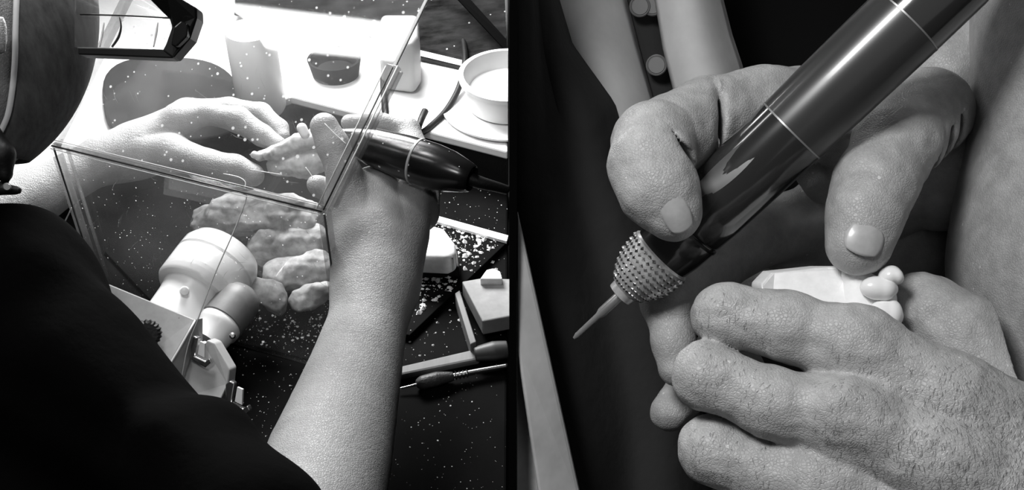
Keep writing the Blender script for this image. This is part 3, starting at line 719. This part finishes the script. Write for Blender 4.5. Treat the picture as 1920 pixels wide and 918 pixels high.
# ------------------------------------------------------------------ handpiece in the right hand
t = empty('handpiece', P(780, 310, .84), 'black glossy grinding handpiece with a grey ring and cord in the right hand', 'handpiece')
a, b = P(600, 243, .87), P(885, 335, .83); s = .845/F; L_ = np.linalg.norm(b-a)
def hp(px, r):                                       # position along the axis at picture column px
    return ((px-600)/285*L_, r*s)
lathe('shell', a, b, [hp(600, 8), hp(640, 16), hp(668, 28), hp(700, 36), hp(760, 42), hp(783, 43)], blackpl, t, 56)
lathe('ring', a, b, [hp(783, 42), hp(783.5, 44), hp(787, 44), hp(788, 42)], mat('grey_ring', .4, .35), t, 56)
lathe('end_cap', a, b, [hp(788, 43), hp(815, 43), hp(845, 39), hp(868, 32), hp(882, 27), hp(885, 24), hp(879, 20)], blackpl, t, 56)
tube('cord', [P(868, 330, .834), P(900, 342, .835), P(930, 350, .84), P(951, 356, .845)], [.0055, .0048, .004, .0035], blackmat, t, 14, 6)
# ------------------------------------------------------------------ plaster jaw in the left hand
s = sdf_body([(.006, [chain([(486, 292, .935, 9), (520, 286, .93, 14), (560, 268, .925, 17), (592, 262, .925, 16)]),
                      chain([(520, 310, .94, 20), (570, 305, .935, 28), (596, 300, .935, 24)])], .004),
              (.002, [chain([(478, 290, .93, 8), (486, 294, .93, 9)]), *[[ball(500+i*17, 290-i*8, .925, 8, 10, 9)] for i in range(6)]], .001)], .0009,
             warp=lambda X, Y, Z: .0006*hash_noise(X, Y, Z, 500))
o, _, _ = build([s], 'plaster_jaw', mat('jaw_plaster', .55, .7, mottle=(120, .3))); tag(o, 'toothed plaster jaw model between the fingertips of both hands', 'dental model')
s = sdf_body([(.003, [chain([(566, 240, .89, 10), (572, 252, .89, 9)])], .002)], .0008)
o, _, _ = build([s], 'plaster_tooth', plasterM); tag(o, 'bright white plaster tooth at the tip of the right thumb', 'dental model')

# ================================================================== RIGHT: THE CLOSE-UP
pr = empty('person', np.array([.5, .75, 0]), 'person in dark clothes holding a large handpiece over a plaster model, close up', 'person')
# hand B: the near hand with its back to us
DB = .235
B1 = [(.010, [chain([(1605, 655, .236, 74), (1780, 760, .232, 95), (1990, 900, .232, 150)]),
              chain([(1590, 780, .232, 78), (1760, 860, .228, 100), (1960, 960, .228, 150)]),
              chain([(1540, 900, .236, 82), (1730, 980, .232, 110), (1930, 1060, .232, 150)]),
              chain([(1990, 920, .240, 185), (2300, 1080, .255, 230), (2900, 1450, .30, 280)])], .004),
      (.0055, [chain([(1605, 662, .237, 72), (1480, 612, .239, 63), (1360, 590, .243, 57), (1350, 592, .256, 50), (1420, 600, .270, 44)]),
               chain([(1600, 782, .232, 70), (1450, 756, .235, 64), (1326, 704, .240, 61), (1318, 710, .254, 52), (1390, 690, .268, 44)]),
               chain([(1560, 890, .236, 72), (1440, 882, .239, 66), (1338, 842, .243, 63), (1335, 850, .256, 52), (1400, 850, .270, 44)]),
               chain([(1560, 990, .240, 70), (1450, 990, .243, 64), (1370, 970, .248, 56), (1370, 975, .258, 50)])], .0025),
      (.008, [chain([(1990, 900, .250, 120), (1880, 740, .262, 88), (1800, 628, .268, 78), (1742, 578, .272, 60), (1716, 556, .274, 46)])], .003),
      (.006, [[ball(1612, 628, .232, 56, 40, 32, 20)], [ball(1600, 770, .226, 55, 42, 26, 20)], [ball(1560, 895, .230, 55, 42, 26, 15)]], .001)]
carvB = [(cap(P(1385, 655, .234), P(1458, 690, .2315), .0005, .0005), .0006),
         (cap(P(1300, 775, .238), P(1385, 826, .233), .0005, .0004), .0008),
         (cap(P(1330, 572, .2365), P(1352, 618, .2360), .0002, .0002), .0007),
         (cap(P(1350, 560, .2360), P(1378, 622, .2352), .0002, .0002), .0006)]
s_b = sdf_body(B1, .00055, carve=carvB, bounds=(np.array([0.0, 0, 1.1]), P(2150, 700, .20)+np.array([0, .2, .2])),
               warp=lambda X, Y, Z: .00016*hash_noise(X, Y, Z, 900, 1)+.00022*hash_noise(X, Y, Z, 420, 2))
B1c = [(.02, [chain([(2040, 940, .240, 175), (2300, 1080, .255, 230), (2900, 1450, .30, 280)])], .004)]
# hand A: the far hand with the handpiece
A1 = [(.012, [[ball(1800, 250, .318, 130, 190, 90, 20)], chain([(1780, 140, .32, 95), (1900, 20, .335, 125), (2300, -250, .38, 190)]),
              chain([(1560, 230, .312, 80), (1760, 220, .318, 95)]), chain([(1600, 380, .325, 95), (1790, 300, .325, 100)]), chain([(1500, 440, .33, 70), (1700, 470, .335, 90)])], .006),
      (.006, [chain([(1560, 215, .31, 92), (1430, 215, .298, 88), (1330, 226, .290, 80), (1232, 268, .276, 82)]),
              chain([(1228, 268, .274, 82), (1222, 310, .266, 78), (1236, 356, .262, 72), (1262, 398, .261, 55)]),
              chain([(1560, 400, .325, 66), (1420, 440, .315, 60), (1330, 500, .305, 55), (1256, 560, .295, 53), (1262, 640, .290, 37), (1268, 690, .288, 34)]),
              chain([(1560, 470, .335, 60), (1440, 560, .33, 54), (1360, 650, .32, 48), (1300, 720, .305, 42), (1256, 772, .300, 37)]),
              chain([(1540, 345, .312, 34), (1520, 330, .305, 26)])], .003),
      (.008, [chain([(1740, 210, .300, 84), (1680, 270, .282, 78), (1640, 345, .272, 74), (1622, 400, .268, 68), (1610, 455, .266, 62)])], .003)]
carvA = [(ball(1280, 282, .2642, 6, 56, 40, -38), .0016), (ball(1345, 228, .2822, 5, 44, 45, 4), .003),
         (ball(1735, 300, .286, 6, 60, 60, 12), .002), (ball(1762, 292, .290, 6, 72, 60, 8), .002), (ball(1788, 285, .293, 6, 76, 60, 4), .002)]
s_a = sdf_body(A1, .0006, carve=carvA, bounds=(np.array([.0, 0, 1.1]), P(2080, -60, .30)+np.array([0, .3, .3])),
               warp=lambda X, Y, Z: .00012*hash_noise(X, Y, Z, 800, 1)+.0002*hash_noise(X, Y, Z, 350, 2))
C1 = [(.01, [chain([(2205, -900, .30, 325), (2200, 0, .29, 330), (2160, 500, .29, 340), (2190, 1500, .29, 300), (2300, 2300, .30, 290)])], .01),
      (.02, [[cap(P(2300, 2300, .30), P(2900, 1450, .30), .040, .034), cap(P(2000, -100, .345), P(2700, -500, .45), .020, .036)]], .01),
      (.04, [[cap(P(2700, -500, .45), P(2300, -1100, .50), .038, .045), cap(P(2170, -900, .30), P(2300, -1100, .50), .048, .05),
              cap(P(2300, -1100, .5), P(1900, -300, .62), .05, .08), cap(P(1900, -300, .62), P(1900, 900, .60), .10, .11), cap(P(1900, -300, .62), P(1900, -700, .60), .05, .05)]], .03),
      (.02, [[ell(P(1900, -1000, .58), [RT, UP, FW], [.075, .10, .09])]], .01)]
s_c = sdf_body(C1, .0035)
s_bc = sdf_body(B1c, .0025, bounds=(np.array([P(2120, 900, .24)[0], 0, .8]), np.array([2, 2, 2.0])))
bodyR, VR, QR = build([s_b, s_a, s_c, s_bc], 'body', skinR, pr)
print('right body quads', len(QR))
# nails
def surf(px, py, V):                                # nearest body vertex on that line of sight
    q = V-CAM; d = q@FW; x = CX+F*(q@RT)/d; y = CY-F*(q@UP)/d
    m_ = (np.abs(x-px) < 7) & (np.abs(y-py) < 7) & (d > .1)
    return float(np.min(d[m_])) if m_.any() else None
def nail_on(x, y, x2, y2, wpx, V, m=nailM, name='fingernail'):
    d1, d2_, dm = surf(x, y, V), surf(x2, y2, V), surf((x+x2)/2, (y+y2)/2, V)
    if not dm: return
    d1 = d1 or dm; d2_ = d2_ or dm; a_, b_ = P(x, y, d1), P(x2, y2, min(d2_, dm+.003)); c_ = P((x+x2)/2, (y+y2)/2, dm)
    # surface normal from neighbouring points
    e = 12; mx, my = (x+x2)/2, (y+y2)/2
    pa, pb, pc, pd = [P(mx+u, my+v, surf(mx+u, my+v, V) or dm) for u, v in ((-e, 0), (e, 0), (0, -e), (0, e))]
    nn = np.cross(pb-pa, pd-pc); nn /= np.linalg.norm(nn); nn = nn if nn@(CAM-c_) > 0 else -nn
    nail(c_+nn*.00005, b_-a_, nn, np.linalg.norm(b_-a_), RR(wpx, dm), m, bodyR).name = name
nail_on(1254, 368, 1284, 436, 54, VR)
nail_on(1632, 420, 1612, 478, 74, VR)
# hairs on the near hand
co = VR; q = co-CAM; d = q@FW; X = CX+F*(q@RT)/d; Y = CY-F*(q@UP)/d
N_ = np.zeros_like(co); v0, v1, v2 = co[QR[:, 0]], co[QR[:, 1]], co[QR[:, 3]]; fn = np.cross(v1-v0, v2-v0)
for i in range(4): np.add.at(N_, QR[:, i], fn)
N_ /= (np.linalg.norm(N_, axis=1)[:, None]+1e-20)
if (N_[(X > 1500) & (X < 1800) & (Y > 750) & (Y < 900) & (d < .225)]@FW).mean() > 0: N_ = -N_
HD = rng.random(len(co))
facing = (N_@FW) < -.15
dens = np.clip((X-1480)/420, 0, 1)*np.clip((Y-640)/200+.25, 0, 1)
m1 = facing & (d < .245) & (X > 1450) & (X < 1960) & (Y > 640) & (Y < 940) & (HD < dens*.30)
m2 = facing & (d < .245) & (X > 1290) & (X < 1450) & (Y > 540) & (Y < 930) & (HD < .05)
ids = np.argwhere(m1 | m2)[:, 0]; V, Fc = [], []
for i in ids[:6000]:
    p, n_ = co[i], N_[i]; dr = RT*rng.normal(-.35, .4)-UP*1.0; dr = dr-n_*(dr@n_); dr /= np.linalg.norm(dr)
    L_ = rng.uniform(.0009, .0024); sd = np.cross(n_, dr)*.00003; k = len(V)
    a_ = p-n_*.0001; b_ = p+dr*L_*.5+n_*.00028; c_ = p+dr*L_+n_*.0002+sd*rng.normal()*6
    V += [a_-sd, a_+sd, b_+sd, b_-sd, c_]; Fc += [(k, k+1, k+2, k+3), (k+3, k+2, k+4)]
if V: tag(link('hand_hair', pymesh('hand_hair', V, Fc), mat('hair', .06, .5), bodyR), 'short dark hairs on the back of the near hand', kind='stuff')
print('hairs', len(ids))

# ------------------------------------------------------------------ the large handpiece
t = empty('handpiece', P(1480, 235, .27), 'large dark glossy grinding handpiece with a knurled steel nose and thin bur', 'handpiece')
a, b = P(1166, 549, .287), P(1705, 34, .262); L_ = np.linalg.norm(b-a)
def tt(px):                                          # distance along the axis at picture column px
    lo_, hi_ = -.5, 2.5
    for _ in range(40):
        mid = (lo_+hi_)/2; x = pix(a+(b-a)*mid)[0]
        if x < px: lo_ = mid
        else: hi_ = mid
    return lo_*L_
def pr_(lst): return [(tt(x), RR(r, pix(a+(b-a)*tt(x)/L_)[2])) for x, r in lst]
lathe('grip', a, b, pr_([(1225, 56), (1262, 64), (1290, 66), (1296, 62), (1302, 66), (1340, 69), (1400, 71), (1483, 73)]), gunM, t, 80)
lathe('ring', a, b, pr_([(1483, 72), (1483.3, 74), (1485.7, 74), (1486, 72)]), ringM, t, 80)
lathe('rear_body', a, b, pr_([(1486, 73.3), (1560, 76), (1640, 78), (1698, 79)]), gun2, t, 80)
lathe('ring', a, b, pr_([(1698, 78), (1698.3, 79.6), (1700.7, 79.6), (1701, 78)]), ringM, t, 80)
lathe('rear_cap', a, b, pr_([(1701, 79), (1790, 79), (1880, 72), (1960, 55)]), gunM, t, 80)
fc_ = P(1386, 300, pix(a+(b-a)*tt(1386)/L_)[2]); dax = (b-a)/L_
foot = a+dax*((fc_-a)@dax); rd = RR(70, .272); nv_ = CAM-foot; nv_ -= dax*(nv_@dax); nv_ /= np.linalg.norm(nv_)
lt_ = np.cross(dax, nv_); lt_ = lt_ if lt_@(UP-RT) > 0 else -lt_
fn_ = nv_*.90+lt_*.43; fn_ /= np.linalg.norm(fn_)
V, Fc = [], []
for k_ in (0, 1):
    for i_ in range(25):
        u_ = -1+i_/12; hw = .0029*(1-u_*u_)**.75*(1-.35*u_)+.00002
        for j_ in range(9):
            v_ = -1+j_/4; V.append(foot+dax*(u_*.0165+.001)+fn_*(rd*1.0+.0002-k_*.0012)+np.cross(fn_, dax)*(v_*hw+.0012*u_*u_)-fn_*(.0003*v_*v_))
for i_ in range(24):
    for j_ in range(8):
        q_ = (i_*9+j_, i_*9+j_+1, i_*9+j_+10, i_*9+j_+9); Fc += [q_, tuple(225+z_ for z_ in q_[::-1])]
link('sheen_patch', pymesh('sheen_patch', V, Fc), mat('grip_sheen', .06, .34, spec=.8), t)  # highlight on the grip, painted in as a paler lens-shaped patch
lathe('seam', a, b, pr_([(1291, 66), (1291.5, 67.5), (1295, 67.5), (1295.5, 66)]), blackpl, t, 80)
tube('cord', [a+(b-a)*tt(1940)/L_, a+(b-a)*tt(2050)/L_, P(2350, -500, .26), P(2800, -400, .3)], .004, blackmat, t)
# collet: smooth collar, cone, row after row of knurls
cs = lathe('collet', a, b, pr_([(1162, 18), (1163, 26), (1172, 27), (1174, 33), (1192, 50), (1210, 60), (1240, 64), (1244, 58)]), mat('collet_steel', .75, .3, metal=.6, mottle=(300, .3)), t, 64)
dd, uu, vv = frame_of(b-a); V, Fc = [], []
for r_i in range(8):
    px_ = 1179+r_i*8.0; T0 = tt(px_); rr = RR(np.interp(px_, [1174, 1192, 1210, 1240], [33, 50, 60, 64]), .284)
    for k in range(34):
        an = 2*math.pi*(k+.5*(r_i % 2))/34; ra = uu*math.cos(an)+vv*math.sin(an); ta = -uu*math.sin(an)+vv*math.cos(an)
        c_ = a+dd*T0+ra*rr; w, h, e = rr*.085, .0006, .0005; k0 = len(V)
        V += [c_-ta*w, c_+dd*h, c_+ta*w, c_-dd*h, c_+ra*e+ta*0]; V[-1] = c_+ra*e
        Fc += [(k0, k0+1, k0+4), (k0+1, k0+2, k0+4), (k0+2, k0+3, k0+4), (k0+3, k0, k0+4)]
tag(link('knurling', pymesh('knurling', V, Fc), steel, cs, False), kind='stuff')
bx = a-(b-a)/L_*.0
a2, b2 = P(1168, 549, .287), P(1076, 634, .290); l2 = np.linalg.norm(b2-a2)
lathe('bur', a2, b2, [(0, RR(10, .287)), (l2*.42, RR(10, .287)), (l2*.5, RR(6.5, .287)), (l2*.93, RR(5.5, .287)), (l2, RR(2.5, .287))], mat('bur_steel', .55, .3, metal=.8), t, 20)

# ------------------------------------------------------------------ dental model
t = empty('dental_model', P(1560, 570, .27), 'white plaster dental model with crowns held between the two hands', 'dental model')
DM = .266
base = prism('plaster_base', [P(1428, 532, DM+.001), P(1448, 510, DM+.007), P(1542, 500, DM+.008), P(1600, 500, DM+.006), P(1600, 625, DM-.004), P(1440, 615, DM-.004)], FW*.012, plasterM, t, .0007, 3)
prism('plaster_step', [P(1551, 500, DM+.007), P(1604, 501, DM+.006), P(1612, 625, DM-.005), P(1572, 622, DM-.005), P(1560, 560, DM+.001)], FW*.012-UP*0, plasterM, t, .0004, 2)
arch = sdf_body([(.002, [chain([(1606, 525, DM+.003, 24), (1612, 600, DM+.001, 34)]), chain([(1600, 515, DM+.003, 22), (1640, 560, DM+.003, 36), (1650, 620, DM+.003, 34)])], .002)], .00035,
                carve=[(cap(P(1572+rng.uniform(-6, 6)+i*4, 515+i*17, DM-.0045), P(1608+i*5, 508+i*17+rng.uniform(-6, 8), DM-.003), .00035, .0004), .0006) for i in range(5)])
build([arch], 'plaster_ridge', plasterM, t)
toothM = mat('tooth', .85, .25, coat=.3)
for (x, y, rx, ry, rot) in ((1648, 540, 36, 23, 4), (1660, 590, 34, 28, 10), (1668, 516, 22, 18, -30)):
    s = sdf_body([(.001, [[ball(x, y, DM-.003, rx, ry, 22, rot)], [ball(x+10, y, DM-.003, rx*.62, ry*1.05, 24, rot)]], .0015)], .0004)
    build([s], 'tooth', toothM, t)

# ------------------------------------------------------------------ clothes of the person on the right
def drape(name, left, right, d_l, d_r, bulge, m, parent, nu=40, nv=14, amp=.0, ph=0, thick=.003):
    V, Fc = [], []; L_ = np.array(left, float); R_ = np.array(right, float)
    tl, tr = np.linspace(0, 1, len(L_)), np.linspace(0, 1, len(R_))
    for i in range(nu+1):
        s_ = i/nu; lx, ly = np.interp(s_, tl, L_[:, 0]), np.interp(s_, tl, L_[:, 1]); rx, ry = np.interp(s_, tr, R_[:, 0]), np.interp(s_, tr, R_[:, 1])
        for j in range(nv+1):
            u = j/nv; x, y = lx+(rx-lx)*u, ly+(ry-ly)*u
            dd_ = d_l+(d_r-d_l)*u-bulge*math.sin(math.pi*u)+amp*math.sin(9*u+5*s_+ph+2*math.sin(4*s_+ph))
            V.append(P(x, y, dd_))
    w = nv+1
    for i in range(nu):
        for j in range(nv): Fc.append((i*w+j, i*w+j+1, (i+1)*w+j+1, (i+1)*w+j))
    o = link(name, pymesh(name, V, Fc), m, parent); so = o.modifiers.new('solid', 'SOLIDIFY'); so.thickness = thick
    return o
shirtR = sdf_body([(.03, [[cap(P(1700, -250, .60), P(1650, 1000, .58), .13, .14), cap(P(1950, -400, .62), P(1950, 1000, .62), .12, .13),
                           cap(P(1650, 1000, .58), P(1650, 1800, .5), .14, .12)]], .02)], .004, warp=lambda X, Y, Z: .004*hash_noise(X, Y, Z, 45, 2), bounds=(np.array([.006, 0, .2]), np.array([2, 2, 2.5])))
sr, _, _ = build([shirtR], 'shirt', mat('near_black_cloth', .005, .9, spec=.05), pr, 2)
drape('coat_panel', [(972, -900), (972, -500), (972, -120), (985, 0), (1040, 70), (1100, 150), (1130, 260), (1150, 400), (1150, 520)], [(1030, -900), (1090, -500), (1135, -120), (1163, 0), (1185, 90), (1212, 190), (1235, 290), (1260, 400), (1270, 520)], .415, .43, .012, coat_cloth, pr)
drape('coat_panel', [(1150, -900), (1190, -500), (1225, -120), (1240, 0), (1255, 90), (1275, 170), (1300, 260), (1320, 400)], [(1230, -900), (1270, -500), (1310, -120), (1342, 0), (1360, 70), (1380, 130), (1400, 220), (1440, 400)], .42, .43, .014, coat_cloth, pr)
drape('sleeve_fold', [(971, -900), (971, -150), (971, 100), (972, 300), (972, 420), (990, 600), (1030, 800), (1060, 960)], [(974, -900), (990, -150), (1060, 90), (1140, 200), (1175, 330), (1230, 460), (1290, 700), (1340, 960)], .37, .405, .012, dark_cloth, pr, 60, 30, .006, 1)
pk = drape('placket', [(1070, -900), (1150, -120), (1160, 0), (1200, 150), (1240, 330)], [(1170, -900), (1240, -120), (1250, 0), (1275, 150), (1310, 330)], .435, .44, .004, mat('placket_cloth', .03, .9), pr)
for (x, y) in ((1200, 12), (1224, 10), (1231, 122)):  # blurred background highlights, shaped as metal discs
    lathe('snap_and_bokeh', P(x, y, .4215), P(x, y, .44), [(0, RR(15, .42)), (.0004, RR(16.5, .42)), (.0002, RR(18, .42)), (.0006, RR(20, .42)), (.003, RR(20, .42))], mat('bokeh_disc', .22, .45, metal=.3), pk, 32)
# wooden apron of the bench at lower left
o = prism('wooden_board', [P(970, 392, .325), P(1088, 925, .325), P(1098, 1000, .325), P(1020, 1000, .322), P(970, 660, .322)], FW*.012, woodM, bevel=.001)
tag(o, 'worn wooden board edge slanting beside the black dividing band', 'board')
o = prism('pale_board', [P(970, 620, .336), P(1030, 925, .336), P(1040, 1000, .336), P(970, 1000, .336)], FW*.003+UP*.0, mat('pale_board', .75, .6, mottle=(60, .2)))
tag(o, 'pale board in the lower corner behind the wooden edge', 'board')
o.location = (-0.0, 0, 0)
